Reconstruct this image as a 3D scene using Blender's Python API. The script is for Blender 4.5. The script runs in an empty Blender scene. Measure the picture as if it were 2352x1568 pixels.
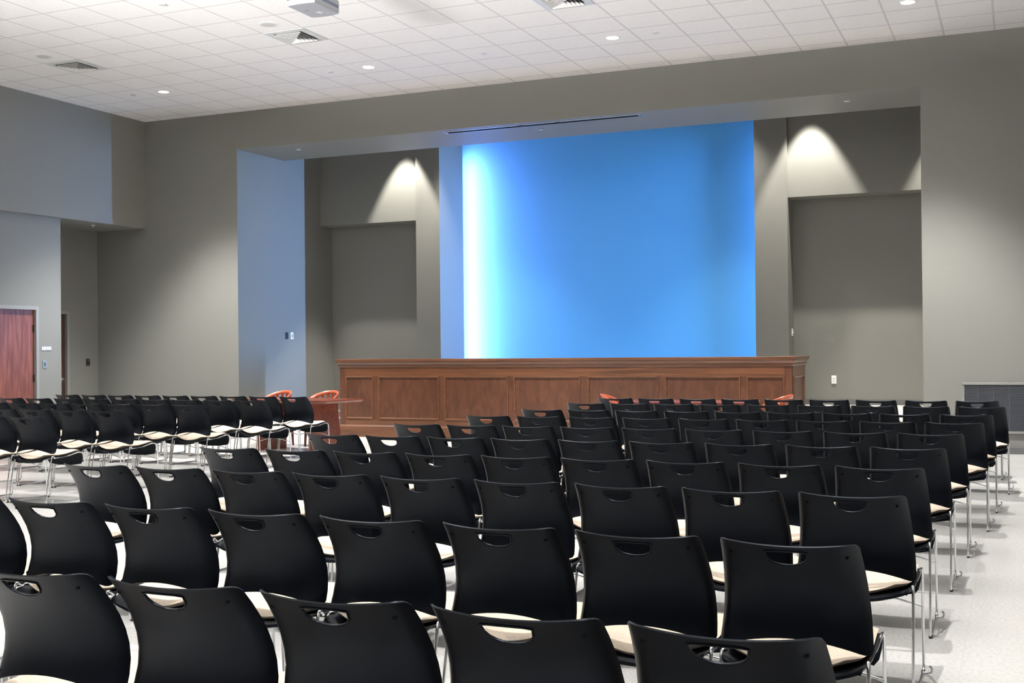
import bpy, bmesh, math, random
from math import sin, cos, pi, radians as R, sqrt
from mathutils import Vector, Matrix
random.seed(7)
S = bpy.context.scene
COL = S.collection

# ------------------------------------------------------------------ helpers
class MB:
    def __init__(s): s.v = []; s.f = []; s.sm = []
    def add(s, vs, fs, smooth=False):
        b = len(s.v); s.v += [tuple(v) for v in vs]
        for f in fs: s.f.append([b + i for i in f]); s.sm.append(smooth)
        return s
    def box(s, x0, x1, y0, y1, z0, z1, M=None):
        vs = [Vector((x, y, z)) for x in (x0, x1) for y in (y0, y1) for z in (z0, z1)]
        if M is not None: vs = [M @ v for v in vs]
        return s.add(vs, [(0,1,3,2),(4,6,7,5),(0,4,5,1),(2,3,7,6),(0,2,6,4),(1,5,7,3)])
    def cyl(s, c, r, h, n=24, axis='z', r2=None, cap=True):
        r2 = r if r2 is None else r2
        c = Vector(c); vs = []
        for k, (rr, t) in enumerate(((r, 0), (r2, h))):
            for i in range(n):
                a = 2*pi*i/n
                p = {'z': (rr*cos(a), rr*sin(a), t), 'x': (t, rr*cos(a), rr*sin(a)), 'y': (rr*cos(a), t, -rr*sin(a))}[axis]
                vs.append(c + Vector(p))
        fs = [(i, (i+1) % n, n+(i+1) % n, n+i) for i in range(n)]
        s.add(vs, fs, True)
        if cap: s.add(vs, [tuple(range(n))[::-1], tuple(range(n, 2*n))])
        return s
    def tube(s, pts, r, n=8, closed=False, cap=True):
        pts = [Vector(p) for p in pts]; m = len(pts); vs = []; prev = None
        for i, p in enumerate(pts):
            a = pts[i-1] if (i or closed) else p
            b = pts[(i+1) % m] if (i < m-1 or closed) else p
            t = (b - a).normalized()
            if prev is None:
                q = Vector((0, 0, 1)) if abs(t.z) < .9 else Vector((1, 0, 0))
                nrm = (q - t*q.dot(t)).normalized()
            else:
                nrm = (prev - t*prev.dot(t)).normalized()
            prev = nrm; bn = t.cross(nrm)
            rr = r[i] if isinstance(r, (list, tuple)) else r
            for k in range(n):
                a_ = 2*pi*k/n; vs.append(p + (nrm*cos(a_) + bn*sin(a_))*rr)
        fs = []
        for i in range(m if closed else m-1):
            j = (i+1) % m
            for k in range(n): fs.append((i*n+k, i*n+(k+1) % n, j*n+(k+1) % n, j*n+k))
        s.add(vs, fs, True)
        if cap and not closed: s.add(vs, [tuple(range(n))[::-1], tuple(range((m-1)*n, m*n))])
        return s
    def sweep(s, pts, prof, smooth=False):
        """prof: list of (out, z) placed along an xy polyline with mitred normals (closed profile)"""
        pts = [Vector(p) for p in pts]; m = len(pts); k = len(prof); vs = []
        for i, p in enumerate(pts):
            d1 = (p - pts[i-1]).normalized() if i else None
            d2 = (pts[i+1] - p).normalized() if i < m-1 else None
            n1 = Vector((d1.y, -d1.x, 0)) if d1 else None
            n2 = Vector((d2.y, -d2.x, 0)) if d2 else None
            if n1 and n2:
                n = (n1 + n2).normalized(); n = n / max(.3, n.dot(n1))
            else: n = n1 or n2
            for o, z in prof: vs.append(p + n*o + Vector((0, 0, z)))
        fs = []
        for i in range(m-1):
            for j in range(k): fs.append((i*k+j, i*k+(j+1) % k, (i+1)*k+(j+1) % k, (i+1)*k+j))
        s.add(vs, fs, smooth)
        s.add(vs, [tuple(range(k))[::-1], tuple(range((m-1)*k, m*k))])
        return s
    def build(s, name, m, parent=None, bevel=0, seg=2, sharp=True):
        me = bpy.data.meshes.new(name); me.from_pydata(s.v, [], s.f)
        me.polygons.foreach_set('use_smooth', s.sm)
        bm = bmesh.new(); bm.from_mesh(me)
        if bevel:
            bmesh.ops.remove_doubles(bm, verts=bm.verts, dist=1e-5)
            es = [e for e in bm.edges if len(e.link_faces) == 2 and e.calc_face_angle(0) > R(35)]
            bmesh.ops.bevel(bm, geom=es, offset=bevel, segments=seg, profile=.5, affect='EDGES', clamp_overlap=True)
        bmesh.ops.recalc_face_normals(bm, faces=bm.faces)
        bm.to_mesh(me); bm.free(); me.update()
        if m: me.materials.append(m)
        o = bpy.data.objects.new(name, me); COL.objects.link(o)
        if parent: o.parent = parent
        return o

def bez(pts, rad, n=5):
    """polyline with rounded corners"""
    pts = [Vector(p) for p in pts]; out = [pts[0]]
    for i in range(1, len(pts)-1):
        a, b, c = pts[i-1], pts[i], pts[i+1]
        rr = rad[i-1] if isinstance(rad, (list, tuple)) else rad
        d1 = (a-b); d2 = (c-b); l = min(rr, d1.length*.49, d2.length*.49)
        p, q = b + d1.normalized()*l, b + d2.normalized()*l
        for k in range(n+1):
            t = k/n; out.append(p*(1-t)**2 + b*2*t*(1-t) + q*t*t)
    out.append(pts[-1]); return out

def tag(o, label, cat, group=None):
    o['label'] = label; o['category'] = cat
    if group: o['group'] = group
    return o
def thing(name, label, cat, loc=(0,0,0), rz=0, group=None):
    o = bpy.data.objects.new(name, None); COL.objects.link(o); o.empty_display_size = .1
    o.location = loc; o.rotation_euler = (0, 0, rz)
    return tag(o, label, cat, group)
def struct(o): o['kind'] = 'structure'; return o
def kids(o): return [c for c in bpy.data.objects if c.parent == o]

# ------------------------------------------------------------------ materials
def mat(name, col, rough=.5, metal=0., spec=.5, emit=None, es=0.):
    m = bpy.data.materials.new(name); m.use_nodes = True
    b = m.node_tree.nodes['Principled BSDF']
    b.inputs['Base Color'].default_value = (*col, 1); b.inputs['Roughness'].default_value = rough
    b.inputs['Metallic'].default_value = metal; b.inputs['Specular IOR Level'].default_value = spec
    if emit: b.inputs['Emission Color'].default_value = (*emit, 1); b.inputs['Emission Strength'].default_value = es
    return m
class NT:
    def __init__(s, m): s.t = m.node_tree; s.n = s.t.nodes; s.b = s.n['Principled BSDF']
    def new(s, typ, **kw):
        x = s.n.new(typ)
        for k, v in kw.items():
            if k in x.inputs.keys(): x.inputs[k].default_value = v
            else: setattr(x, k, v)
        return x
    def ln(s, a, b): s.t.links.new(a, b)
    def math(s, op, a, b=None, c=None):
        x = s.n.new('ShaderNodeMath'); x.operation = op
        for i, v in enumerate((a, b, c)):
            if v is None: continue
            if hasattr(v, 'is_linked'): s.ln(v, x.inputs[i])
            else: x.inputs[i].default_value = v
        return x.outputs[0]
    def ramp(s, fac, stops):
        x = s.n.new('ShaderNodeValToRGB'); e = x.color_ramp.elements
        while len(e) < len(stops): e.new(.5)
        for q, (p, c) in zip(e, stops): q.position = p; q.color = (*c, 1)
        s.ln(fac, x.inputs[0]); return x.outputs[0]
    def mix(s, f, a, b):
        x = s.n.new('ShaderNodeMix'); x.data_type = 'RGBA'
        for sock, v in ((x.inputs['Factor'], f), (x.inputs['A'], a), (x.inputs['B'], b)):
            if hasattr(v, 'is_linked'): s.ln(v, sock)
            else: sock.default_value = v if not isinstance(v, tuple) else (*v, 1)
        return [o for o in x.outputs if o.type == 'RGBA'][0]
    def bump(s, h, st, d=.01):
        x = s.new('ShaderNodeBump', Strength=st, Distance=d); s.ln(h, x.inputs['Height']); s.ln(x.outputs[0], s.b.inputs['Normal'])

def paint(name, col):
    m = mat(name, col, .55, spec=.3); n = NT(m)
    g = n.new('ShaderNodeNewGeometry')
    z = n.new('ShaderNodeTexNoise', Scale=180., Detail=2.); n.ln(g.outputs['Position'], z.inputs['Vector'])
    n.bump(z.outputs[0], .12, .003)
    return m
M_wall = paint('wall_paint', (.176, .176, .160))
M_blue = paint('blue_wall_paint', (.12, .44, .80))
M_frame = mat('painted_frame', (.215, .218, .208), .42)

def ceiling_mat():
    m = mat('ceiling_tile', (.86, .86, .85), .85, spec=.2); n = NT(m); T = .6096
    g = n.new('ShaderNodeNewGeometry'); sp = n.new('ShaderNodeSeparateXYZ'); n.ln(g.outputs['Position'], sp.inputs[0])
    fx = n.math('FRACT', n.math('DIVIDE', n.math('ADD', sp.outputs[0], 100*T + T/2), T))
    fy = n.math('FRACT', n.math('DIVIDE', n.math('ADD', sp.outputs[1], 100*T + T/2 + .25), T))
    dx = n.math('ABSOLUTE', n.math('SUBTRACT', fx, .5)); dy = n.math('ABSOLUTE', n.math('SUBTRACT', fy, .5))
    d = n.math('MULTIPLY', n.math('MINIMUM', dx, dy), T)
    line = n.math('LESS_THAN', d, .0125)
    z = n.new('ShaderNodeTexNoise', Scale=95., Detail=3.); n.ln(g.outputs['Position'], z.inputs['Vector'])
    tile = n.ramp(z.outputs[0], [(.32, (.80, .795, .785)), (.44, (.915, .915, .91)), (.7, (.935, .935, .93))])
    c = n.mix(line, tile, (.66, .655, .67)); n.ln(c, n.b.inputs['Base Color'])
    h = n.math('MULTIPLY', n.math('GREATER_THAN', d, .016), 1.0)
    n.bump(n.math('ADD', h, n.math('MULTIPLY', z.outputs[0], .3)), .2, .003)
    return m
M_ceil = ceiling_mat()

def floor_mat():
    m = mat('polished_tile_floor', (.62, .6, .57), .22, spec=.5); n = NT(m)
    g = n.new('ShaderNodeNewGeometry')
    z = n.new('ShaderNodeTexNoise', Scale=55., Detail=4., Roughness=.7); n.ln(g.outputs['Position'], z.inputs['Vector'])
    z2 = n.new('ShaderNodeTexNoise', Scale=1.2, Detail=2.); n.ln(g.outputs['Position'], z2.inputs['Vector'])
    base = n.ramp(z.outputs[0], [(.3, (.47, .455, .44)), (.5, (.56, .55, .53)), (.7, (.63, .62, .605))])
    sp = n.new('ShaderNodeSeparateXYZ'); n.ln(g.outputs['Position'], sp.inputs[0]); T = .3048
    dd = []
    for k in (0, 1):
        f = n.math('FRACT', n.math('DIVIDE', n.math('ADD', sp.outputs[k], 50.), T))
        dd.append(n.math('ABSOLUTE', n.math('SUBTRACT', f, .5)))
    line = n.math('GREATER_THAN', n.math('MAXIMUM', dd[0], dd[1]), .494)
    c = n.mix(n.math('MULTIPLY', line, .35), base, (.42, .41, .40)); n.ln(c, n.b.inputs['Base Color'])
    rr = n.math('ADD', n.math('MULTIPLY', z2.outputs[0], .14), .13); n.ln(rr, n.b.inputs['Roughness'])
    n.bump(z2.outputs[0], .03, .02)
    return m
M_floor = floor_mat()

def wood(name, dark, mid, light, axis='x', rough=.32, scale=1., cathedral=False, st=None):
    m = mat(name, mid, rough, spec=.45); n = NT(m)
    tc = n.new('ShaderNodeTexCoord'); mp = n.new('ShaderNodeMapping'); n.ln(tc.outputs['Object'], mp.inputs[0])
    st = st or {'x': (.35, 7, 7), 'y': (7, .35, 7), 'z': (7, 7, .35)}[axis]
    mp.inputs['Scale'].default_value = [v*scale for v in st]
    z = n.new('ShaderNodeTexNoise', Scale=2.2, Detail=7., Roughness=.62, Distortion=.7 if not cathedral else 1.6); n.ln(mp.outputs[0], z.inputs['Vector'])
    f = z.outputs[0]
    if cathedral:
        mp2 = n.new('ShaderNodeMapping'); n.ln(tc.outputs['Object'], mp2.inputs[0])
        mp2.inputs['Scale'].default_value = (9, 9, 1.0) if axis == 'z' else (1, 9, 9)
        w = n.new('ShaderNodeTexWave', Scale=1.1, Distortion=9., Detail=3.); w.inputs['Detail Scale'].default_value = 1.1
        n.ln(mp2.outputs[0], w.inputs['Vector'])
        f = n.math('ADD', n.math('MULTIPLY', z.outputs[0], .72), n.math('MULTIPLY', w.outputs[1], .28))
    c = n.ramp(f, [(.28, dark), (.5, mid), (.74, light)]); n.ln(c, n.b.inputs['Base Color'])
    n.bump(z.outputs[0], .05, .004)
    return m
M_walnut_v = wood('bench_wood_upright', (.040, .0145, .0075), (.064, .0235, .0118), (.094, .0355, .018), 'z', .34, 1., False, (4.2, 4.2, 1.3))
M_walnut_h = wood('bench_wood_level', (.050, .0185, .0085), (.088, .034, .015), (.145, .058, .026), 'x', .34)
M_cherry = wood('cherry_table_wood', (.085, .019, .010), (.135, .031, .017), (.185, .047, .026), 'x', .27)
M_orange = wood('orange_cherry_wood', (.29, .060, .027), (.38, .085, .040), (.46, .118, .058), 'x', .25)
M_oak = wood('red_oak_door', (.10, .030, .021), (.165, .055, .038), (.21, .078, .054), 'z', .35, 1.3, True)
M_dkdoor = wood('dark_door_wood', (.03, .015, .010), (.055, .027, .017), (.075, .038, .024), 'z', .35)

def plastic():
    m = mat('black_plastic', (.0025, .003, .0050), .38, spec=.14); n = NT(m)
    tc = n.new('ShaderNodeTexCoord'); z = n.new('ShaderNodeTexNoise', Scale=700., Detail=1.); n.ln(tc.outputs['Object'], z.inputs['Vector'])
    n.bump(z.outputs[0], .08, .0008)
    return m
M_plas = plastic(); M_plas.node_tree.nodes['Principled BSDF'].inputs['Specular Tint'].default_value = (.72, .84, 1, 1)
def fabric():
    m = mat('cream_fabric', (.62, .54, .45), .9, spec=.15); n = NT(m)
    tc = n.new('ShaderNodeTexCoord'); z = n.new('ShaderNodeTexNoise', Scale=260., Detail=3.); n.ln(tc.outputs['Object'], z.inputs['Vector'])
    c = n.ramp(z.outputs[0], [(.3, (.41, .33, .255)), (.6, (.58, .495, .405))]); n.ln(c, n.b.inputs['Base Color'])
    n.bump(z.outputs[0], .25, .002)
    return m
M_fab = fabric()
M_chrome = mat('chrome', (.90, .91, .93), .16, 1.)
M_screw = mat('black_screw', (.002, .002, .003), .6, spec=.1)
M_black = mat('black_matte', (.012, .012, .013), .5)
M_rubber = mat('grey_rubber_base', (.105, .105, .11), .45)
M_riser = mat('grey_riser_carpet', (.22, .215, .215), .9)
M_white = mat('white_enamel', (.80, .80, .79), .45)
M_lgrey = mat('light_grey_enamel', (.62, .64, .65), .4)
M_dark = mat('dark_void', (.01, .011, .013), .7)
M_alu = mat('satin_aluminium', (.55, .56, .58), .35, .85)
M_proj = mat('silver_projector_plastic', (.33, .345, .385), .42)
M_projd = mat('blue_grey_projector_plastic', (.11, .14, .20), .42)
M_slat = mat('bronze_grille_metal', (.12, .125, .15), .42, .2)
M_steel = mat('dark_bronze', (.06, .045, .045), .35, .8)
M_glow = mat('lamp_glow', (.9, .9, .9), .4, emit=(1, .97, .92), es=9)
M_red = mat('red_led', (.5, .1, .1), .4, emit=(1, .25, .25), es=1.0)
M_grn = mat('green_led', (.1, .5, .2), .4, emit=(.5, 1, .6), es=1.0)

# ------------------------------------------------------------------ room
H = 5.448
def sbox(name, x0, x1, y0, y1, z0, z1, m=M_wall):
    return struct(MB().box(x0, x1, y0, y1, z0, z1).build(name, m))
XR, YB = 7.6, -22.0
sbox('floor', -9.7, XR+.2, YB-.2, 4.3, -.12, 0, M_floor)
sbox('ceiling', -9.7, XR+.2, YB-.2, 0, H, H+.12, M_ceil)
sbox('wall_front_left', -9.4, -6.35, 0, .16, 0, H)
sbox('wall_front_right', 4.57, XR+.1, 0, .16, 0, H)
hd = MB()   # dropped header with a recessed slot for the screen in its underside
for bx in ((-6.35, -2.515, 0, 1.38, 4.823, 5.05), (.685, 4.57, 0, 1.38, 4.823, 5.05), (-2.515, .685, 0, .160, 4.823, 5.05), (-2.515, .685, .310, 1.38, 4.823, 5.05), (-6.35, 4.57, 0, 1.38, 5.05, 6.3)): hd.box(*bx)
struct(hd.build('wall_header', M_wall))
sbox('wall_right', XR, XR+.15, YB, 0, 0, H)
sbox('wall_back', -9.7, XR+.1, YB-.15, YB, 0, H)
sbox('wall_stage_left', -6.5, -6.35, .16, 3.1, 0, 6.3)
sbox('wall_stage_right', 5.6, 5.75, .16, 3.1, 0, 6.3)
sbox('wall_stage_panel_left', -6.35, -4.28, 2.56, 2.97, 3.76, 6.3)
sbox('wall_stage_panel_right', 2.38, 5.6, 2.56, 2.97, 3.775, 6.3)
sbox('wall_alcove_left', -6.35, -4.28, 2.97, 3.1, 0, 6.3)
sbox('wall_alcove_right', 2.38, 5.6, 2.97, 3.1, 0, 6.3)
sbox('wall_wing_left', -4.28, -3.80, 2.50, 3.47, 0, 6.3)
sbox('wall_wing_right', 1.86, 2.38, 2.50, 3.40, 0, 6.3)
sbox('wall_blue_backdrop', -4.75, 2.75, 3.95, 4.05, 0, 6.3, M_blue)
sbox('wall_backdrop_left', -4.85, -4.75, 3.1, 4.05, 0, 6.3)
sbox('wall_backdrop_right', 2.75, 2.85, 3.1, 4.05, 0, 6.3)
sbox('ceiling_stage', -6.5, 5.75, 1.38, 4.1, 6.3, 6.4, M_wall)
# left side: bulkhead, lower door wall, recess by the front wall
sbox('wall_bulkhead_left', -9.6, -8.30, YB, 0, 3.575, H)
D0, D1, DZ = -3.36, -2.42, 2.10
sbox('wall_left_near', -8.55, -8.40, YB, D0, 0, 3.575)
sbox('wall_left_corner', -8.55, -8.40, D1, -1.893, 0, 3.575)
sbox('wall_left_lintel', -8.55, -8.40, D0, D1, DZ, 3.575)
sbox('wall_recess_return', -9.4, -8.55, -2.05, -1.893, 0, 3.575)
E0, E1 = -1.66, -.745
sbox('wall_recess_corner', -9.55, -9.40, E1, 0, 0, 3.575)
sbox('wall_recess_near', -9.55, -9.40, -1.893, E0, 0, 3.575)
sbox('wall_recess_lintel', -9.55, -9.40, E0, E1, 2.09, 3.575)
# raised stage floor and the low steps in the left alcove
sbox('floor_stage', 2.90, 5.6, .45, 2.97, 0, .465, M_floor)
sbox('floor_stage_middle', -4.20, 2.90, 1.62, 3.95, 0, .465, M_floor)
sbox('trim_1', -6.35, -4.28, 2.66, 2.79, 0, .125, M_riser)
sbox('trim_2', -6.35, -4.28, 2.79, 2.97, 0, .25, M_riser)
sbox('trim_3', -6.35, -4.28, 2.645, 2.79, .125, .15, M_floor)
sbox('trim_4', -6.35, -4.28, 2.775, 2.97, .25, .275, M_floor)
# baseboards
sbox('baseboard_front_right', 4.57, XR, -.012, 0, 0, .082, M_rubber)
sbox('baseboard_front_left', -9.4, -6.35, -.012, 0, 0, .082, M_rubber)
sbox('baseboard_alcove_right', 2.38, 5.6, 2.958, 2.97, .465, .545, M_rubber)
sbox('baseboard_left', -8.40, -8.388, D1+.05, -1.893, 0, .082, M_rubber)
sbox('baseboard_recess', -9.40, -9.388, E1+.06, 0, 0, .082, M_rubber)
sbox('baseboard_jamb_left', -6.35, -6.338, 0, 2.64, 0, .082, M_rubber)

# doors (structure with parts)
def door(name, x, y0, y1, zt, m, mf, hinge_y, lever_y, proud):
    root = struct(MB().box(x-.085, x-.04, y0+.004, y1-.004, .012, zt-.004).build(name, m))
    f = MB(); w = .05
    for (a, b) in ((y0-w, y0+.006), (y1-.006, y1+w)): f.box(x-.12, x+proud, a, b, 0, zt-.006)
    f.box(x-.12, x+proud, y0-w, y1+w, zt-.006, zt+w)
    f.build('door_frame', mf, root)
    for hz in (.34, 1.02, 1.80):
        MB().cyl((x-.036, hinge_y, hz-.06), .009, .12, 10).box(x-.044, x-.034, hinge_y-.028, hinge_y+.004, hz-.057, hz+.057).build('hinge', M_steel, root)
    h = MB().cyl((x-.042, lever_y, .96), .028, .012, 20, 'x')
    h.tube(bez([(x-.03, lever_y, .96), (x+.025, lever_y, .96), (x+.025, lever_y + (.11 if hinge_y > lever_y else -.11), .955)], .02), .009)
    h.build('door_lever', M_alu, root)
    return root
door('door_1', -8.40, D0, D1, DZ, M_oak, M_frame, D1-.004, D0+.07, .014)
door('door_2', -9.40, E0, E1, 2.09, M_dkdoor, M_frame, E0+.004, E1-.09, .014)

# ------------------------------------------------------------------ wall fittings
def plate(name, label, cat, M, w, h, m, extra=None, t=.010, group=None):
    """small wall plate; M maps local (x across, y out of the wall, z up)"""
    root = thing(name, label, cat, group=group); root.matrix_world = M
    MB().box(-w/2, w/2, 0, t, -h/2, h/2).build('plate', m, root, .003)
    if extra: extra(root, t)
    return root
def MW(loc, face):  # local y -> outward
    rz = {'+x': -pi/2, '-y': pi}[face]
    return Matrix.Translation(loc) @ Matrix.Rotation(rz, 4, 'Z')
def buttons(m, n=3):
    def f(root, t):
        for i in range(n):
            z = .022 - i*.022
            MB().box(-.014, .014, t-.001, t+.004, z-.008, z+.006).build('button', m, root)
    return f
plate('switch_plate', 'grey push-button switch plate below the room sign beside the oak door', 'switch', MW((-8.40, -2.252, 1.238), '+x'), .072, .118, mat('slate_blue_plate', (.19, .24, .30), .4), buttons(M_dark))
plate('mounted_card_reader', 'small black card reader on the dark recess wall near the front corner', 'card reader', MW((-9.40, -.257, 1.25), '+x'), .078, .115, M_black,
      lambda r, t: MB().box(-.012, -.004, t, t+.002, .028, .036).build('indicator', M_white, r), .02)
plate('control_switch', 'narrow black control plate on the blue-lit side wall, left of the white one', 'switch', MW((-6.35, 1.412, 1.683), '+x'), .085, .118, mat('navy_plate', (.012, .016, .022), .4),
      lambda r, t: MB().box(-.03, .03, t, t+.003, -.045, .045).build('insert', M_black, r))
plate('switch_plate', 'white three-button switch plate on the blue-lit side wall', 'switch', MW((-6.35, 1.578, 1.683), '+x'), .085, .122, M_white, buttons(M_dark))
plate('switch_plate', 'white light switch on the side of the right alcove above the wooden bench', 'switch', MW((2.38, 2.80, 1.63), '+x'), .072, .118, M_white,
      lambda r, t: MB().box(-.008, .008, t, t+.012, -.012, .012).build('toggle', M_white, r), .012)
def outl(r, t):
    for z in (.02, -.02):
        so = MB().box(-.017, .017, t-.001, t+.003, z-.014, z+.014).build('socket', M_lgrey, r, .002)
        d = MB()
        for x in (-.007, .007): d.box(x-.0015, x+.0015, t+.003, t+.0035, z-.004, z+.006)
        d.cyl((0, t+.003, z-.008), .0025, .0006, 8, 'y').build('slots', M_dark, so)
plate('wall_outlet', 'white double power outlet low on the right alcove wall', 'outlet', MW((3.005, 2.97, .865), '-y'), .075, .128, M_white, outl)

def text_mesh(name, s, size, m, parent, loc, ext=.001):
    cu = bpy.data.curves.new(name, 'FONT'); cu.body = s; cu.size = size; cu.extrude = ext; cu.align_x = 'CENTER'; cu.align_y = 'CENTER'
    o = bpy.data.objects.new(name, cu); COL.objects.link(o)
    bpy.context.view_layer.update()
    me = bpy.data.meshes.new_from_object(o.evaluated_get(bpy.context.evaluated_depsgraph_get()))
    COL.objects.unlink(o); bpy.data.objects.remove(o)
    k = bpy.data.objects.new(name, me); me.materials.clear(); me.materials.append(m); COL.objects.link(k); k.parent = parent
    # text x runs along -local x (viewed from outside), z up
    k.matrix_local = Matrix.Translation(loc) @ Matrix(((-1,0,0,0),(0,0,1,0),(0,1,0,0),(0,0,0,1)))
    return k
sg = thing('room_sign', 'grey room sign with white letters reading STORAGE beside the oak door', 'sign'); sg.matrix_world = MW((-8.40, -2.212, 1.487), '+x')
MB().box(.042, .102, 0, .008, -.030, .030).build('number_plate', mat('sign_grey', (.40, .40, .41), .4), sg, .001)
MB().box(-.102, .034, 0, .008, -.030, .030).build('name_plate', bpy.data.materials['sign_grey'], sg, .001)
MB().box(.034, .042, 0, .010, -.034, .034).build('divider', M_white, sg)
text_mesh('number_lettering', '214', .034, M_white, sg, (.072, .009, .004))
text_mesh('name_lettering', 'STORAGE', .028, M_white, sg, (-.034, .009, .004))

# return-air grille on the right of the front wall
gr = thing('air_grille', 'long dark louvred return-air grille low on the front wall at the right', 'vent', (5.05, 0, 0))
X1 = 1.30
f = MB(); f.box(0, X1, -.03, 0, .885, .915); f.box(0, X1, -.03, 0, .262, .292); f.box(0, .022, -.022, 0, .29, .89); f.box(X1-.022, X1, -.022, 0, .29, .89)
f.build('frame', M_frame, gr, .003)
MB().box(.022, X1-.022, -.004, -.001, .292, .885).build('backing', M_dark, gr)
s = MB()
for i in range(44):
    z = .298 + i*.0134
    s.add([(.022, -.021, z), (X1-.022, -.021, z), (X1-.022, -.006, z+.006), (.022, -.006, z+.006), (.022, -.021, z+.003), (X1-.022, -.021, z+.003), (X1-.022, -.006, z+.009), (.022, -.006, z+.009)],
          [(0,1,2,3),(7,6,5,4),(0,4,5,1),(1,5,6,2),(2,6,7,3),(3,7,4,0)])
s.build('louvers', M_slat, gr)
for k in range(1, 7):
    MB().box(k*.186-.0025, k*.186+.0025, -.0235, -.021, .292, .885).build('mullion', M_slat, gr)

# ------------------------------------------------------------------ ceiling fittings
LX = [-6.40, -2.743, .914, 4.572]; LY = [-1.774 - 3.6576*j for j in range(6)]
def downlight(x, y, label):
    t = thing('ceiling_downlight', label, 'ceiling light', (x, y, H), 0, 'ceiling downlights')
    rg = MB(); n = 28; vs = []; prof = [(.098, 0), (.098, -.004), (.088, -.008), (.080, -.002), (.080, 0)]
    for i in range(n):
        a = 2*pi*i/n
        for rr, z in prof: vs.append((rr*cos(a), rr*sin(a), z))
    k = len(prof); rg.add(vs, [(i*k+j, i*k+(j+1) % k, ((i+1) % n)*k+(j+1) % k, ((i+1) % n)*k+j) for i in range(n) for j in range(k)], True)
    rg.build('trim_ring', M_white, t)
    MB().cyl((0, 0, -.003), .080, .002, 28).build('lens', M_glow, t)
for x, y, l in ((LX[0], LY[0], 'round lit downlight in the ceiling nearest the left wall'), (LX[1], LY[0], 'lit ceiling downlight above the left end of the wooden bench'),
                (LX[2], LY[0], 'lit ceiling downlight above the blue wall, right of the projector'), (LX[3], LY[0], 'lit ceiling downlight at the top right edge of the photo'),
                (LX[1], LY[1], 'lit ceiling downlight at the top edge left of the projector')):
    downlight(x, y, l)
def cap(x, y, z, label, cat='sprinkler', r=.042, grp='flush sprinkler caps in the ceiling'):
    t = thing('ceiling_sprinkler', label, cat, (x, y, z), 0, grp)
    MB().cyl((0, 0, -.010), r, .004, 24, 'z').build('cover', M_lgrey, t)
    MB().cyl((0, 0, -.006), r*.9, .006, 20, 'z').build('cup', M_lgrey, t)
for x, y, l in ((-6.972, -1.80, 'small white sprinkler cap in the ceiling near the left corner'), (-3.378, -1.774, 'small white ceiling cap left of the second lit downlight'),
                (-.935, -1.774, 'small white ceiling cap midway between two lit downlights'), (1.494, -1.774, 'small white ceiling cap right of the middle lit downlight'),
                (-3.353, -5.43, 'white ceiling cap at the top edge left of the lit downlight')):
    cap(x, y, H, l)
for x, y, l in ((-5.444, .48, 'white sprinkler cap at the left end of the dropped header soffit'), (-1.052, .60, 'white sprinkler cap in the header soffit behind the long slot'),
                (3.565, .546, 'white sprinkler cap at the right end of the header soffit')):
    cap(x, y, 4.823, l, grp='flush sprinkler caps under the header')
def speaker(x, y, l):
    t = thing('ceiling_speaker', l, 'speaker', (x, y, H), 0, 'ceiling speakers')
    MB().cyl((0, 0, -.006), .115, .006, 32, r2=.122).build('rim', M_white, t)
    MB().cyl((0, 0, -.008), .088, .003, 32).build('speaker_grille', mat('speaker_mesh', (.55, .56, .57), .6), t)
speaker(-6.40, -4.21, 'round white ceiling speaker beside the left square air diffuser')
speaker(-2.743, -4.21, 'round white ceiling speaker beside the air diffuser under the projector')
def diffuser(x, y, l):
    t = thing('air_diffuser', l, 'vent', (x, y, H), 0, 'square ceiling air diffusers')
    T = .297
    def ringf(mb, a0, z0, a1, z1, th=.002):
        c0 = [(-a0,-a0,z0),(a0,-a0,z0),(a0,a0,z0),(-a0,a0,z0)]; c1 = [(-a1,-a1,z1),(a1,-a1,z1),(a1,a1,z1),(-a1,a1,z1)]
        vs = c0 + c1 + [(p[0], p[1], p[2]+th) for p in c0 + c1]
        fs = []
        for i in range(4):
            j = (i+1) % 4
            fs += [(i, j, 4+j, 4+i), (8+i, 12+i, 12+j, 8+j), (i, 8+i, 8+j, j), (4+i, 4+j, 12+j, 12+i)]
        mb.add(vs, fs)
    f = MB(); ringf(f, T, -.008, .205, -.008, .008); f.build('frame', M_lgrey, t)
    MB().box(-.205, .205, -.205, .205, -.0015, -.0005).build('throat', M_dark, t)
    for k in range(5):
        a = .200 - k*.040
        v = MB(); ringf(v, a, -.030 - .004*k, a-.027, -.002 - .004*k, .0015)
        v.build('cone', M_white, t)
    MB().box(-.022, .022, -.022, .022, -.036, -.033).build('centre_plate', M_white, t)
diffuser(-6.40, -3.60, 'square white ceiling air diffuser nearest the left wall')
diffuser(-2.743, -3.60, 'square white ceiling air diffuser below and left of the projector')
diffuser(.914, -3.60, 'square white ceiling air diffuser cut by the top edge of the photo')
t = thing('hanging_sprinkler', 'small hanging sprinkler head under the left bulkhead', 'sprinkler', (-8.63, -.92, 3.575))
MB().cyl((0, 0, -.012), .035, .012, 20).cyl((0, 0, -.045), .011, .035, 12).build('body', M_white, t)
MB().cyl((0, 0, -.06), .022, .003, 16).tube([(-.014, 0, -.058), (-.014, 0, -.03), (0, 0, -.022), (.014, 0, -.03), (.014, 0, -.058)], .003, 6).build('deflector', mat('red_brass', (.45, .12, .08), .35, .6), t)

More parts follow.
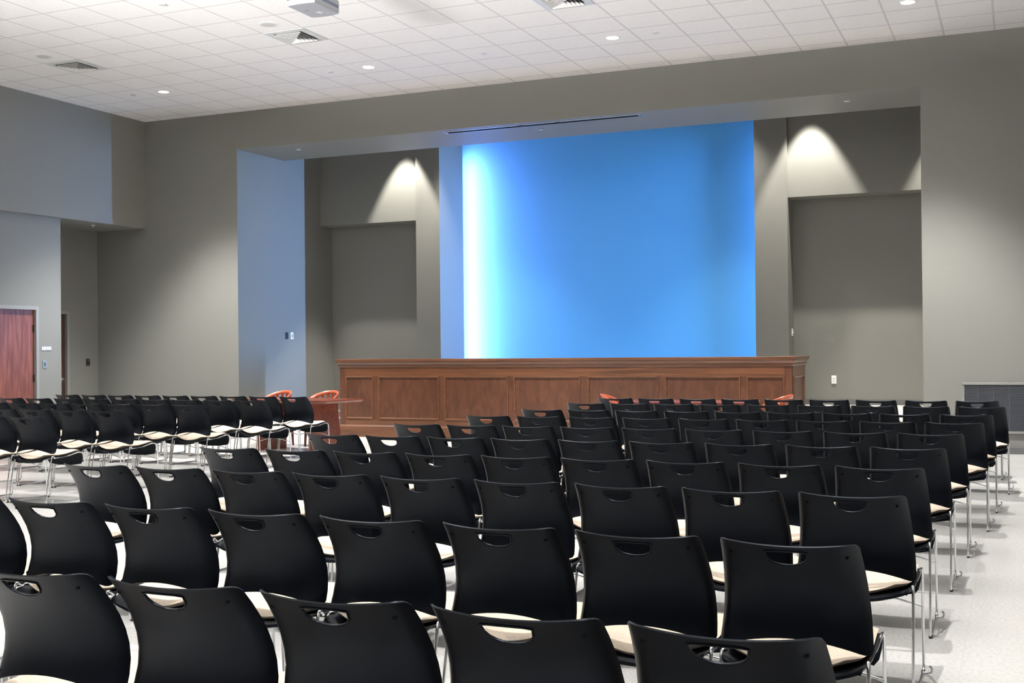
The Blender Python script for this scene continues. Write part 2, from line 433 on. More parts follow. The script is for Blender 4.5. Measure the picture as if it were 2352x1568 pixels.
# projection-screen slot in the header soffit
sl = thing('recessed_ceiling_screen', 'long narrow recessed screen case in the soffit above the blue wall', 'projection screen', (-.915, .235, 4.8225))
f = MB(); f.box(-1.625, 1.625, -.088, -.070, -.004, .0); f.box(-1.625, 1.625, .070, .088, -.004, 0); f.box(-1.625, -1.594, -.07, .07, -.004, 0); f.box(1.594, 1.625, -.07, .07, -.004, 0)
f.build('flange', M_alu, sl)
lin = MB()
for bx in ((-1.598, 1.598, -.073, .073, .216, .220), (-1.598, 1.598, -.073, -.070, .0, .216), (-1.598, 1.598, .070, .073, 0, .216), (-1.598, -1.594, -.07, .07, 0, .216), (1.594, 1.598, -.07, .07, 0, .216)): lin.box(*bx)
lin.build('slot_lining', mat('screen_case_inside', (.02, .03, .032), .5), sl)
MB().tube([(-1.57, -.045, .004), (1.57, -.045, .004)], .008, 8).build('bottom_bar', M_alu, sl)
for x in (-.30, .30): MB().box(x-.035, x+.035, -.068, -.03, -.012, .02).build('bracket', M_dark, sl)
for x in (-1.575, 1.575): MB().box(x-.018, x+.018, -.06, -.01, -.012, .02).build('end_cap', M_alu, sl)

# projector hung from the ceiling
pj = thing('projector', 'silver ceiling-mounted projector at the top edge above the seats', 'projector', (-.76, -6.26, 4.84))
b = MB(); n = 10; vs = []
hw, hl = .165, .225
front = [(-hw + 2*hw*i/n, hl + .03*(1-(2*i/n-1)**2)) for i in range(n+1)]; back = [(hw - 2*hw*i/n, -hl - .018*(1-(2*i/n-1)**2)) for i in range(n+1)]
o_ = front + back; k = len(o_)
for z, sc in ((0, .97), (.02, 1), (.055, 1)): vs += [(x*sc, y*sc, z) for x, y in o_]
b.add(vs, [(l*k+i, l*k+(i+1) % k, (l+1)*k+(i+1) % k, (l+1)*k+i) for l in range(2) for i in range(k)] + [tuple(range(k))[::-1], tuple(range(2*k, 3*k))])
b.build('lower_case', M_proj, pj, .004)
vs = []; b = MB()
for z, sc in ((.056, .985), (.085, .985)): vs += [(x*sc, y*sc, z) for x, y in o_]
b.add(vs, [(i, (i+1) % k, k+(i+1) % k, k+i) for i in range(k)] + [tuple(range(k))[::-1], tuple(range(k, 2*k))]); b.build('vent_band', M_projd, pj)
vs = []; b = MB()
for z, sc in ((.086, 1), (.13, .99), (.14, .95)): vs += [(x*sc, y*sc, z) for x, y in o_]
b.add(vs, [(l*k+i, l*k+(i+1) % k, (l+1)*k+(i+1) % k, (l+1)*k+i) for l in range(2) for i in range(k)] + [tuple(range(k))[::-1], tuple(range(2*k, 3*k))]); b.build('upper_case', M_proj, pj)
MB().cyl((-.05, .21, .07), .05, .05, 24, 'y').build('lens_barrel', M_dark, pj)
MB().cyl((0, 0, .14), .02, H-4.84-.14, 14).build('ceiling_pole', M_white, pj)
MB().cyl((0, 0, H-4.84-.02), .075, .02, 24).build('ceiling_plate', M_white, pj)
q = MB()
for i in range(6): q.cyl((-.12+.04*i, -.243, .075), .008, .02, 10, 'y')
q.build('connectors', M_dark, pj)
MB().tube(bez([(-.11, -.25, .08), (-.14, -.30, .10), (-.10, -.29, .3), (-.02, -.05, .35), (-.01, -.01, .55)], .06), .006, 6).build('cable', M_dark, pj)
kp = MB().cyl((.02, .09, -.003), .022, .004, 20).build('keypad', M_lgrey, pj)
MB().cyl((.02, .09, -.005), .010, .003, 16).build('key', M_white, kp)
for x, y in ((-.02, .09), (.06, .09), (.02, .13), (.02, .05)): MB().cyl((x, y, -.003), .006, .004, 10).build('key', M_lgrey, kp)
MB().cyl((.055, .14, -.0015), .005, .002, 10).build('led', M_red, pj); MB().cyl((.085, .14, -.0015), .005, .002, 10).build('led', M_grn, pj)
MB().box(-.10, -.04, -.02, -.008, -.001, .001).build('badge', M_projd, pj)

# ------------------------------------------------------------------ panelled bench
dk = thing('courtroom_bench', 'long panelled dark-wood bench with stepped cornice in front of the blue wall', 'bench', (0, .264, 0))
XL, XRr = -4.528, 2.816; DP = 1.10
b = MB(); b.box(XL, XRr, .012, .05, .19, 1.14); b.box(XL, XL+.05, .05, DP, 0, 1.14); b.box(XRr-.05, XRr-.012, .012, DP, 0, 1.14)
b.build('carcass', M_walnut_v, dk)
PX = [(-4.42,-3.903),(-3.806,-2.707),(-2.607,-1.511),(-1.408,-.326),(-.208,.885),(.996,2.087),(2.186,2.712)]
MB().box(-4.42, 2.712, 0, .02, .984, 1.14).build('top_rail', M_walnut_h, dk)
MB().box(-4.42, 2.712, 0, .02, .19, .293).build('bottom_rail', M_walnut_h, dk)
ed = [XL] + [v for p in PX for v in p] + [XRr]
for i in range(0, len(ed), 2):
    end = i in (0, len(ed)-2)
    MB().box(ed[i], ed[i+1], 0, .02, .19 if end else .293, 1.14 if end else .984).build('stile', M_walnut_v, dk)
def moulding(x0, x1, z0, z1, F):
    """picture-frame moulding; F maps (x, depth toward viewer, z)"""
    m = MB(); pr = [(0, 0), (.004, .012), (.018, .010), (.030, -.010), (.030, -.02), (0, -.02)]
    rings = []
    for ins, d in pr: rings.append([F(x0+ins, d, z0+ins), F(x1-ins, d, z0+ins), F(x1-ins, d, z1-ins), F(x0+ins, d, z1-ins)])
    vs = [v for r_ in rings for v in r_]; k = len(pr)
    m.add(vs, [(i*4+j, i*4+(j+1) % 4, ((i+1) % k)*4+(j+1) % 4, ((i+1) % k)*4+j) for i in range(k) for j in range(4)])
    return m
for x0, x1 in PX:
    pn = MB().box(x0, x1, .010, .022, .293, .984).build('panel', M_walnut_v, dk)
    moulding(x0-.004, x1+.004, .289, .988, lambda x, d, z: (x, -d, z)).build('panel_moulding', M_walnut_h, pn)
# right end
MB().box(XRr-.02, XRr, .02, .14, .19, 1.14).build('end_stile', M_walnut_v, dk)
MB().box(XRr-.02, XRr, DP-.12, DP, .19, 1.14).build('end_stile', M_walnut_v, dk)
MB().box(XRr-.02, XRr, .14, DP-.12, .984, 1.14).build('end_rail', M_walnut_h, dk)
MB().box(XRr-.02, XRr, .14, DP-.12, .19, .293).build('end_rail', M_walnut_h, dk)
ep = MB().box(XRr-.022, XRr-.010, .14, DP-.12, .293, .984).build('end_panel', M_walnut_v, dk)
moulding(.136, DP-.116, .289, .988, lambda x, d, z: (XRr+d, x, z)).build('panel_moulding', M_walnut_h, ep)
path = [(XL, DP, 0), (XL, 0, 0), (XRr, 0, 0), (XRr, DP, 0)]
MB().sweep(path, [(-.01, 0), (.022, 0), (.022, .172), (.014, .186), (.002, .194), (-.01, .194)]).build('base_board', M_walnut_h, dk)
MB().sweep(path, [(-.01, 1.125), (.006, 1.125), (.010, 1.140), (.022, 1.150), (.024, 1.160), (.016, 1.164), (.022, 1.178), (.036, 1.196), (.044, 1.212), (.044, 1.222), (-.01, 1.222)]).build('cornice', M_walnut_h, dk)
MB().sweep([(XL+.17, DP+.03, 0), (XL+.17, .17, 0), (XRr-.17, .17, 0), (XRr-.17, DP+.03, 0)], [(-.17, 1.222), (.225, 1.222), (.228, 1.226), (.228, 1.259), (.224, 1.263), (-.17, 1.263)]).build('ledge', M_walnut_h, dk)
MB().box(XL+.05, XRr-.05, .34, .36, .0, 1.20).build('inner_back', M_walnut_v, dk)

# ------------------------------------------------------------------ tables
def table(label, loc, rz, L, W, h=.73):
    t = thing('conference_table', label, 'table', loc, rz, 'cherry conference tables')
    b = MB(); pr = [(0, h), (0, h-.012), (.012, h-.030), (.018, h-.038)]
    vs = []
    for ins, z in pr: vs += [(-L/2+ins, -W/2+ins, z), (L/2-ins, -W/2+ins, z), (L/2-ins, W/2-ins, z), (-L/2+ins, W/2-ins, z)]
    b.add(vs, [(i*4+j, i*4+(j+1) % 4, (i+1)*4+(j+1) % 4, (i+1)*4+j) for i in range(3) for j in range(4)] + [(0,1,2,3), (12,13,14,15)])
    b.build('tabletop', M_cherry, t)
    for sx in (-1, 1):
        x = sx*(L/2-.41)
        MB().box(x-.022, x+.022, -W/2+.10, W/2-.10, 0, h-.038).build('leg_panel', M_cherry, t, .003)
    MB().box(-L/2+.432, L/2-.432, -.012, .012, h-.33, h-.038).build('modesty_panel', M_cherry, t)
    return t
rzt = math.atan2(-.18, .984)
l = Vector((cos(rzt), sin(rzt), 0)); d = Vector((-sin(rzt), cos(rzt), 0))
Fc = Vector((-2.836, -2.814, 0))
table('cherry-wood table at the left with two bow-back chairs behind it', Fc - l*.915 + d*.38, rzt, 1.83, .76)
table('cherry-wood table behind the front row of right seats, before the bench', (1.98, -2.05, 0), R(4), 1.60, .76, .735)

def rail_pt(a):   # a in [-1,1]; horseshoe, back centre at a=0, open to +y
    th = a*R(118); x = .240*sin(th); y = -.215*cos(th)
    if abs(a) > .85: pass
    z = .628 + .162*max(0, cos(a*pi/2))**.85
    return Vector((x, y + .02, z))
def bow_chair(label, loc, rz):
    t = thing('bow_back_chair', label, 'chair', loc, rz, 'orange wooden bow-back chairs')
    n = 36; vs = []
    pr = [(-.012, -.018), (.012, -.021), (.016, 0), (.012, .021), (-.012, .018), (-.015, 0)]
    for i in range(n+1):
        a = -1 + 2*i/n; p = rail_pt(a); q = Vector((p.x, p.y, 0)).normalized()
        wd = 1.0 + .35*cos(a*pi/2)
        lean = .25
        for o, z in pr: vs.append(p + q*(o + z*wd*lean) + Vector((0, 0, z*wd)))
    k = len(pr); b = MB()
    b.add(vs, [(i*k+j, i*k+(j+1) % k, (i+1)*k+(j+1) % k, (i+1)*k+j) for i in range(n) for j in range(k)] + [tuple(range(k)), tuple(range(n*k, (n+1)*k))], True)
    b.build('bow_rail', M_orange, t)
    for i in range(9):
        a = -.72 + 1.44*i/8; p = rail_pt(a); th = a*R(118)
        lo = Vector((.20*sin(th), -.185*cos(th)+.02, .445)); hi = p + Vector((0, 0, -.015))
        dr = (hi - lo); q = Vector((-cos(th), -sin(th), 0)) if False else Vector((cos(th), sin(th), 0))
        nn = Vector((sin(th), -cos(th), 0))
        vs = []
        for pt, w in ((lo, .012), (lo + dr*.5, .018), (hi, .020)):
            for sx, sy in ((-1,-1),(1,-1),(1,1),(-1,1)): vs.append(pt + q*sx*w + nn*sy*.006)
        MB().add(vs, [(i_*4+j, i_*4+(j+1) % 4, (i_+1)*4+(j+1) % 4, (i_+1)*4+j) for i_ in range(2) for j in range(4)] + [(0,1,2,3),(8,9,10,11)]).build('slat', M_orange, t)
    m = 32; vs = []; b = MB()
    for z, sc in ((.425, .93), (.435, 1), (.452, 1), (.460, .95), (.452, .5)):
        for i in range(m):
            a = 2*pi*i/m; ca, sa = cos(a), sin(a)
            x = .235*math.copysign(abs(ca)**.7, ca)*(1 + .06*sa); y = .225*math.copysign(abs(sa)**.7, sa) + .02
            vs.append((x*sc, y*sc, z))
    b.add(vs, [(r_*m+i, r_*m+(i+1) % m, (r_+1)*m+(i+1) % m, (r_+1)*m+i) for r_ in range(4) for i in range(m)] + [tuple(range(m)), tuple(range(4*m, 5*m))], True)
    b.build('seat', M_orange, t)
    for sx in (-1, 1):
        for sy in (-1, 1):
            MB().tube([(sx*.16, sy*.15+.02, .43), (sx*.17, sy*.17+.02, .25), (sx*.175, sy*.185+.02, 0)], [.019, .022, .016], 10).build('leg', M_cherry, t)
        MB().tube([(sx*.172, -.15, .2), (sx*.172, .19, .2)], .011, 8).build('stretcher', M_cherry, t)
    MB().tube([(-.17, .02, .2), (.17, .02, .2)], .011, 8).build('stretcher', M_cherry, t)
    return t
bow_chair('orange bow-back wooden chair behind the left table, further from the bench', (-4.50, -1.57, 0), R(163))
bow_chair('orange bow-back wooden chair behind the left table, right beside the bench end', (-3.74, -1.48, 0), R(165))
bow_chair('orange bow-back wooden chair at the left end of the right table', (.93, -1.80, 0), R(-78))
bow_chair('orange bow-back wooden chair at the right end of the right table', (2.96, -1.72, 0), R(80))

# ------------------------------------------------------------------ stacking chair
# local frame: x across, +y the way the sitter faces, y = 0 under the top corners
PROF = [(.822, 0.), (.79, .030), (.75, .064), (.70, .099), (.65, .123), (.60, .136), (.56, .137), (.52, .129), (.465, .106), (.40, .07)]
def prof(z):
    for (z1, y1), (z0, y0) in zip(PROF, PROF[1:]):
        if z >= z0: return y0 + (y1-y0)*(z-z0)/(z1-z0)
    return PROF[-1][1]
def hwid(z): return .2125 + .0255*min(1, max(0, (.80-z)/.33))**.9
def back_pt(u, z):
    y = prof(z) + .046*(abs(u)**2.3) - .046
    if abs(u) > .86: y += .026*((abs(u)-.86)/.14)**1.7
    return Vector((u*hwid(z), y, z))
def ztop(u):
    z = .822 - .013*(1-u*u)
    e = (1-abs(u))*.2125; r_ = .017
    if e < r_: z -= r_ - sqrt(max(0, r_*r_ - (r_-e)**2))
    return z
def zbot(u):
    z = .462 + .046*(1-u*u)
    e = (1-abs(u))*.23; r_ = .02
    if e < r_: z += r_ - sqrt(max(0, r_*r_ - (r_-e)**2))
    return z
def make_back():
    us = [-1, -.985, -.96, -.92, -.85, -.74, -.62, -.50, -.40, -.30, -.15, 0, .15, .30, .40, .50, .62, .74, .85, .92, .96, .985, 1]
    zc = [.805, .775, .735, .70, .66, .62, .58, .54, .51]   # interior rows measured at centre
    NR = len(zc) + 2
    def zrow(r_, u):
        t_, b_ = ztop(u), zbot(u); t0, b0 = ztop(0), zbot(0)
        if r_ == 0: return t_
        if r_ == NR-1: return b_
        f_ = (zc[r_-1]-b0)/(t0-b0); return b_ + (t_-b_)*f_
    bm = bmesh.new(); V = {}
    for r_ in range(NR):
        for i, u in enumerate(us): V[r_, i] = bm.verts.new(back_pt(u, zrow(r_, u)))
    i0, i1 = us.index(-.40), us.index(.40); r0, r1 = 1, 3
    for r_ in range(NR-1):
        for i in range(len(us)-1):
            if r0 <= r_ < r1 and i0 <= i < i1: continue
            bm.faces.new((V[r_, i], V[r_, i+1], V[r_+1, i+1], V[r_+1, i]))
    # boundary of the block, clockwise from top-left
    bd = [V[r0, i] for i in range(i0, i1+1)] + [V[r_, i1] for r_ in range(r0+1, r1+1)] + [V[r1, i] for i in range(i1-1, i0-1, -1)] + [V[r_, i0] for r_ in range(r1-1, r0, -1)]
    # D-shaped opening: flat top with rounded corners, curved bottom
    HW, ZT, ZB = .065, .793, .745
    def hole_pt(k):   # k indexes bd
        ntop = i1-i0
        if k <= ntop: # top edge left to right
            s_ = -1 + 2*k/ntop; x = HW*s_; z = ZT - (.003 if k in (0, ntop) else 0)
            return x, z
        m = len(bd)-ntop; s_ = (k-ntop)/m          # around the bottom right to left
        a = pi*s_
        return HW*cos(a)*.985, ZT-.008 - (ZT-.008-ZB)*sin(a)**.8
    hp = []
    for k in range(len(bd)):
        x, z = hole_pt(k); hp.append(back_pt(x/hwid(z), z))
    hv = [bm.verts.new(p) for p in hp]
    for k in range(len(bd)):
        j = (k+1) % len(bd); bm.faces.new((bd[k], bd[j], hv[j], hv[k]))
    bmesh.ops.recalc_face_normals(bm, faces=bm.faces)
    bmesh.ops.smooth_vert(bm, verts=[], factor=0) if False else None
    for f_ in bm.faces: f_.smooth = True
    # face normals toward -y (rear); thicken forward
    if sum(f_.normal.y for f_ in bm.faces) > 0: bmesh.ops.reverse_faces(bm, faces=bm.faces)
    bmesh.ops.solidify(bm, geom=list(bm.faces), thickness=.0048)
    me = bpy.data.meshes.new('backrest'); bm.to_mesh(me); bm.free()
    # raised lip around the opening, joined into the same mesh
    mb = MB()
    base = [tuple(v.co) for v in me.vertices]; fc = [list(p.vertices) for p in me.polygons]
    mb.v = base; mb.f = fc; mb.sm = [True]*len(fc)
    lip = []
    for k in range(72):
        a_ = k/72*len(bd); i_ = int(a_); t_ = a_-i_
        lip.append(hp[i_]*(1-t_) + hp[(i_+1) % len(hp)]*t_ + Vector((0, -.0015, 0)))
    mb.tube(lip, .0027, 6, closed=True)
    o = mb.build('backrest', M_plas); o.data.set_sharp_from_angle(angle=R(40)); return o
SEAT = [(.046, .426), (.050, .436), (.064, .444), (.10, .443), (.16, .441), (.22, .441), (.28, .445), (.34, .453), (.39, .461), (.43, .464), (.465, .458), (.488, .438), (.500, .405), (.504, .365), (.503, .330)]
NS = len(SEAT)
def seat_z(y):
    for (y0, z0), (y1, z1) in zip(SEAT[2:NS-4], SEAT[3:NS-4]):
        if y <= y1: return z0 + (z1-z0)*(y-y0)/(y1-y0)
    return SEAT[NS-5][1]
def seat_w(k): return [.208,.213,.216,.221,.225,.228,.230,.231,.231,.231,.230,.228,.224,.214,.196][k]
def seat_pt(k, u):
    y, z = SEAT[k]; dip = .030*max(0, 1-max(0, y-.062)/.42) + .006
    if k > NS-5: dip = .006
    if k == NS-1: z += .012*(abs(u)**3)
    y2 = y - [.034, .034, .030, .014][k]*(1-u*u) if k < 4 else y
    return Vector((u*seat_w(k), y2, z - dip*(1-u*u)))
US = [-1, -.97, -.9, -.75, -.5, -.25, 0, .25, .5, .75, .9, .97, 1]
def make_shell():
    bm = bmesh.new(); V = [[bm.verts.new(seat_pt(k, u) + Vector((0, 0, -.004 if abs(u) == 1 else 0))) for u in US] for k in range(len(SEAT))]
    for k in range(len(SEAT)-1):
        for i in range(len(US)-1): bm.faces.new((V[k][i], V[k][i+1], V[k+1][i+1], V[k+1][i]))
    bmesh.ops.recalc_face_normals(bm, faces=bm.faces)
    if sum(f_.normal.z for f_ in bm.faces) < 0: bmesh.ops.reverse_faces(bm, faces=bm.faces)
    bmesh.ops.solidify(bm, geom=list(bm.faces), thickness=.010)
    for f_ in bm.faces: f_.smooth = True
    me = bpy.data.meshes.new('seat_shell'); bm.to_mesh(me); bm.free(); me.materials.append(M_plas)
    o = bpy.data.objects.new('seat_shell', me); COL.objects.link(o); me.set_sharp_from_angle(angle=R(40)); return o
def make_pad():
    ny, nx = 16, 16; mb = MB(); vs = []; fs = []
    def P(u, t, top):
        ins = 0 if top else .016
        a, b = .070 + ins, .478 - ins
        y = a + (b-a)*t; yy = max(.064, min(.465, y))
        w = (.200 + .021*min(1, t*3) - ins)
        w *= (1 - .20*max(0, (.18-t)/.18)**2)*(1 - .05*max(0, (t-.85)/.15)**2)
        z = seat_z(yy) - (.030*max(0, 1-(yy-.062)/.42)+.006)*(1-u*u)
        if y > .465: z -= (y-.465)*.9
        yb = y - .024*(1-u*u)*max(0, 1-t*4)
        off = (.015 + .014*((1-abs(u)**6)*(1-abs(2*t-1)**8))**.5) if top else .0005
        return Vector((u*w, yb, z+off))
    for top in (True, False):
        b0 = len(vs)
        for j in range(ny+1):
            for i in range(nx+1): vs.append(P(-1+2*i/nx, j/ny, top))
        for j in range(ny):
            for i in range(nx):
                q = (b0+j*(nx+1)+i, b0+j*(nx+1)+i+1, b0+(j+1)*(nx+1)+i+1, b0+(j+1)*(nx+1)+i); fs.append(q if top else q[::-1])
    B = (nx+1)*(ny+1)
    rim = [i for i in range(nx+1)] + [j*(nx+1)+nx for j in range(1, ny+1)] + [ny*(nx+1)+i for i in range(nx-1, -1, -1)] + [j*(nx+1) for j in range(ny-1, 0, -1)]
    for k in range(len(rim)):
        a, b = rim[k], rim[(k+1) % len(rim)]; fs.append((a, b, B+b, B+a))
    mb.add(vs, fs, True); o = mb.build('seat_pad', M_fab); o.data.set_sharp_from_angle(angle=R(70)); return o
def make_frame(sx):
    x = sx*.2285; r_ = .0063
    p = [(sx*.190, .16, .424), (sx*.224, .30, .436), (x, .435, .460), (x, .497, .452), (x, .512, .40), (x, .535, .0075), (x, .40, .0075), (x, .02, .0075), (x, .055, .25), (sx*.226, .105, .455), (sx*.214, .155, .425)]
    return MB().tube(bez(p, [.03, .05, .03, .03, .035, .03, .035, .05, .03], 5), r_, 8).build('side_frame', M_chrome)
def chair_proto():
    t = thing('stacking_chair', 'x', 'chair')
    bk = make_back(); bk.parent = t
    for u, z in ((-.80, .780), (.82, .780), (-.86, .495), (.86, .495)):
        p = back_pt(u, z)
        sc = MB().cyl(p + Vector((0, -.0022, 0)), .0064, .004, 12, 'y').build('screw', M_screw, bk)
    make_shell().parent = t; make_pad().parent = t
    for sx in (-1, 1):
        fr = make_frame(sx); fr.parent = t
        for y in (.045, .505): MB().box(sx*.2285-.008, sx*.2285+.008, y-.014, y+.014, 0, .014).build('glide', M_black, fr, .003)
    n = 14
    MB().tube([(-.2285 + .457*i/n, .516 - .012*sin(pi*i/n), .285 + .042*sin(pi*i/n)) for i in range(n+1)], .0048, 8).build('crossbar', M_chrome, t)
    return t
def copy_tree(o, parent=None, skip=()):
    c = o.copy(); COL.objects.link(c)
    if parent: c.parent = parent
    for ch in KID[o.name]:
        if ch.name.split('.')[0] not in skip: copy_tree(ch, c, skip)
    return c
ROWS = {
'R1': [(3.2,-13.856),(3.693,-13.856),(4.178,-13.856),(4.657,-13.856),(5.139,-13.856)],
'R2': [(1.605,-12.684),(2.098,-12.684),(2.606,-12.684),(3.104,-12.684),(3.599,-12.684),(4.096,-12.684),(4.581,-12.684),(5.067,-12.684)],
'R3': [(1.19,-11.452),(1.675,-11.452),(2.165,-11.452),(2.650,-11.452),(3.143,-11.452),(3.633,-11.452),(4.124,-11.452),(4.609,-11.452),(5.098,-11.452)],
'R4': [(1.216,-10.345),(1.703,-10.345),(2.187,-10.345),(2.672,-10.345),(3.153,-10.345),(3.632,-10.345),(4.116,-10.345),(4.604,-10.345),(5.089,-10.345)],
'R5': [(1.236,-9.179),(1.717,-9.179),(2.202,-9.179),(2.682,-9.179),(3.164,-9.179),(3.649,-9.179),(4.140,-9.179),(4.634,-9.179),(5.125,-9.179)],
'R6': [(1.286,-8.01),(1.767,-8.01),(2.251,-8.01),(2.732,-8.01),(3.218,-8.01),(3.701,-8.01),(4.192,-8.01),(4.682,-8.01),(5.172,-8.01)],
'R7': [(1.366,-6.81),(1.856,-6.81),(2.343,-6.81),(2.834,-6.81),(3.320,-6.81),(3.804,-6.81),(4.290,-6.81),(4.780,-6.81),(5.265,-6.81)],
'R8': [(1.450,-5.733),(1.931,-5.733),(2.411,-5.733),(2.889,-5.733),(3.367,-5.733),(3.847,-5.733),(4.331,-5.733),(4.816,-5.733),(5.310,-5.733)],
'R9': [(1.423,-4.40),(1.914,-4.40),(2.395,-4.40),(2.887,-4.40),(3.384,-4.40),(3.890,-4.40),(4.405,-4.37),(4.900,-4.40),(5.395,-4.40)],
'R10': [(1.348,-3.165),(1.840,-3.165),(2.335,-3.165),(2.826,-3.165),(3.317,-3.165),(3.809,-3.165),(4.302,-3.165),(4.813,-3.165),(5.319,-3.165)],
'L1': [(-3.32,-8.035),(-2.821,-8.035)],
'L2': [(-4.334,-6.946),(-3.850,-6.946),(-3.360,-6.946),(-2.858,-6.946)],
'L3': [(-5.755,-5.717),(-5.270,-5.717),(-4.788,-5.717),(-4.292,-5.717),(-3.807,-5.717),(-3.325,-5.717),(-2.842,-5.717)],
'L4': [(-6.688,-4.575),(-6.205,-4.575),(-5.715,-4.575),(-5.230,-4.575),(-4.744,-4.575),(-4.265,-4.575),(-3.785,-4.575),(-3.300,-4.575),(-2.810,-4.575)],
'L5': [(-6.728+.477*i,-3.52) for i in range(9)],
}
ORD = ['last','second','third','fourth','fifth','sixth','seventh','eighth','ninth']
NTH = ['first','second','third','fourth','fifth','sixth','seventh','eighth','ninth','tenth']
proto = chair_proto()
KID = {}
for o in bpy.data.objects:
    KID.setdefault(o.name, [])
    if o.parent: KID.setdefault(o.parent.name, []).append(o)
hook_pts = []
for y in (.07, .47): hook_pts.append(bez([(.2285, y, .012), (.252, y, .012), (.266, y, .016), (.266, y, .036), (.256, y, .042)], .008, 4))
hook_me = None
first = True
for key, L in ROWS.items():
    n = len(L); k = int(key[1:])
    for i, (x, y) in enumerate(L):
        skip = () if (key in ('R1','R2','R3','R4','R5','L1','L2')) else ('screw',)
        if first: c = proto; first = False
        else: c = copy_tree(proto, None, skip)
        j = n-1-i
        pos = 'at its right end' if j == 0 else ORD[j] + ' from its right end'
        c['label'] = 'black stacking chair, %s block, %s row from the camera, %s' % ('right-hand' if key[0] == 'R' else 'left-hand', 'nearest' if k == 1 else NTH[k-1], pos)
        c['group'] = 'black stacking chairs in the %s block' % ('right-hand' if key[0] == 'R' else 'left-hand')
        c.location = (x, y, 0); c.rotation_euler = (0, 0, R(random.uniform(-.4, .4)))
        if j == 0:
            for hp_ in hook_pts:
                h = MB().tube(hp_, .0045, 6).build('ganging_hook', M_alu); h.parent = c

# ------------------------------------------------------------------ lights
LAMP = 1150; UP = 570
def spot(x, y, z, e, ang, blend, col=(1, .955, .89), r=.05, name='downlight_lamp'):
    l_ = bpy.data.lights.new(name, 'SPOT'); l_.energy = e; l_.spot_size = R(ang); l_.spot_blend = blend; l_.color = col; l_.shadow_soft_size = r
    o = bpy.data.objects.new(name, l_); COL.objects.link(o); o.location = (x, y, z); return o
AN = [0, 5, 10, 15, 20, 25, 30, 33, 36, 38, 40, 42, 45, 50, 60, 90]
def ies(name, CD):
    t_ = bpy.data.texts.new(name)
    t_.write('IESNA:LM-63-1995\nTILT=NONE\n1 1000 1 %d 1 1 2 0 0 0\n1 1 100\n%s\n0\n%s\n' % (len(AN), ' '.join(map(str, AN)), ' '.join(map(str, CD))))
    return t_
IES_WALL = ies('wide_downlight.ies', [570, 580, 610, 670, 750, 790, 690, 520, 320, 200, 105, 50, 22, 10, 4, 0])
IES_SEAT = ies('seating_downlight.ies', [640, 650, 680, 720, 740, 700, 560, 400, 250, 160, 90, 45, 18, 6, 2, 0])
def downlamp(x, y, z, e, col, prof_):
    l_ = bpy.data.lights.new('downlight_lamp', 'POINT'); l_.energy = e; l_.color = col; l_.shadow_soft_size = .032; l_.use_nodes = True
    t_ = l_.node_tree; em = [q for q in t_.nodes if q.type == 'EMISSION'][0]
    ie = t_.nodes.new('ShaderNodeTexIES'); ie.mode = 'INTERNAL'; ie.ies = prof_; ie.inputs['Strength'].default_value = .01
    t_.links.new(ie.outputs[0], em.inputs['Strength'])
    o = bpy.data.objects.new('downlight_lamp', l_); COL.objects.link(o); o.location = (x, y, z)
for x in LX:
    for y in LY: downlamp(x, y, H-.03, LAMP*(3.4 if y > -2 else 1.42), (1, .985, .955), IES_WALL if y > -2 else IES_SEAT)
for x in (-4.50, 2.75, 4.95): spot(x, 2.12, 5.75, 1500, 54, .35, (1, .95, .86), .03, 'stage_lamp')
def strip(x, y, dx, dy, e, w=.06, col=(.26, .50, 1)):
    l_ = bpy.data.lights.new('blue_strip_lamp', 'AREA'); l_.shape = 'RECTANGLE'; l_.size = w; l_.size_y = 4.7; l_.energy = e; l_.color = col
    o = bpy.data.objects.new('blue_strip_lamp', l_); COL.objects.link(o); o.location = (x, y, 2.7)
    f_ = Vector((dx, dy, 0)).normalized(); up = Vector((0, 0, 1)); rt = f_.cross(up)
    o.matrix_world = Matrix.Translation((x, y, 2.7)) @ Matrix((rt, up, -f_)).transposed().to_4x4()
    return o
strip(-3.98, 3.62, .75, .66, 155, col=(.52, .47, 1))
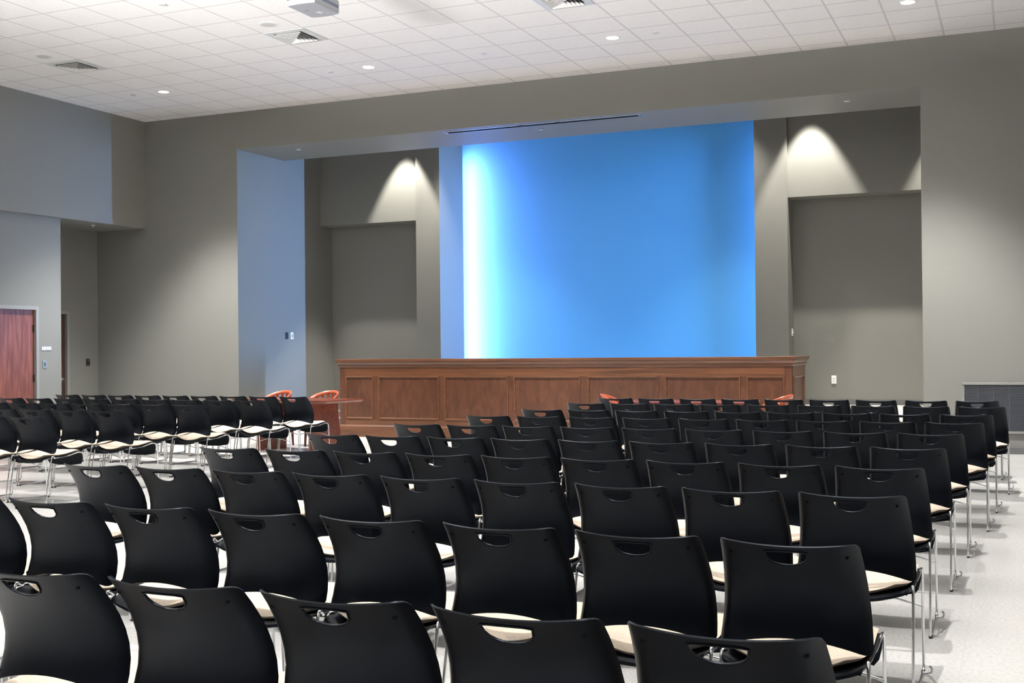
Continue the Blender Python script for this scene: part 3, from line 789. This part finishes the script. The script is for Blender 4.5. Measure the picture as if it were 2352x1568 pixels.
q_ = strip(2.04, 3.58, -1, -.20, 165); q_.data.spread = R(58)
strip(2.02, 3.60, -.95, .30, 28)
for x in (-3.1, 1.35): spot(x, 1.95, 5.75, 420, 78, .6, (1, .96, .90), .05, 'stage_wash_lamp')

l_ = bpy.data.lights.new('added_ceiling_fill', 'AREA'); l_.shape = 'RECTANGLE'; l_.size = 12.4; l_.size_y = .3; l_.energy = UP; l_.spread = R(22); l_.color = (1, .98, .96)  # unseen area light added behind the camera to brighten the ceiling, no fixture there
o = bpy.data.objects.new('added_ceiling_fill', l_); COL.objects.link(o); o.location = (1.2, -20.5, 1.6)
o.rotation_euler = Vector((0, cos(R(20.2)), sin(R(20.2)))).to_track_quat('-Z', 'Y').to_euler()
w = bpy.data.worlds.new('World'); S.world = w; w.use_nodes = True
w.node_tree.nodes['Background'].inputs[0].default_value = (.5, .5, .5, 1); w.node_tree.nodes['Background'].inputs[1].default_value = .05

# ------------------------------------------------------------------ camera
ya, pi_, ro = R(-23.401), R(.339), R(-.566)
fw = Vector((sin(ya)*cos(pi_), cos(ya)*cos(pi_), sin(pi_))); r0 = Vector((cos(ya), -sin(ya), 0)); u0 = r0.cross(fw)
rr = r0*cos(ro) + u0*sin(ro); uu = u0*cos(ro) - r0*sin(ro)
cd = bpy.data.cameras.new('camera'); cam = bpy.data.objects.new('camera', cd); COL.objects.link(cam)
M4 = Matrix.Identity(4)
for a in range(3): M4[a][0] = rr[a]; M4[a][1] = uu[a]; M4[a][2] = -fw[a]
M4[0][3], M4[1][3], M4[2][3] = 5.721, -16.276, 1.415
cam.matrix_world = M4
cd.sensor_width = 36; cd.lens = 36*2686.85/2352; cd.clip_end = 100; cd.clip_start = .05
S.camera = cam
S.view_settings.view_transform = 'Standard'; S.view_settings.look = 'None'; S.view_settings.gamma = 1; S.view_settings.use_curve_mapping = False
S.view_settings.exposure = 0.0
S.cycles.use_denoising = True
S.cycles.max_bounces = 10; S.cycles.diffuse_bounces = 6
S.cycles.sample_clamp_indirect = 6
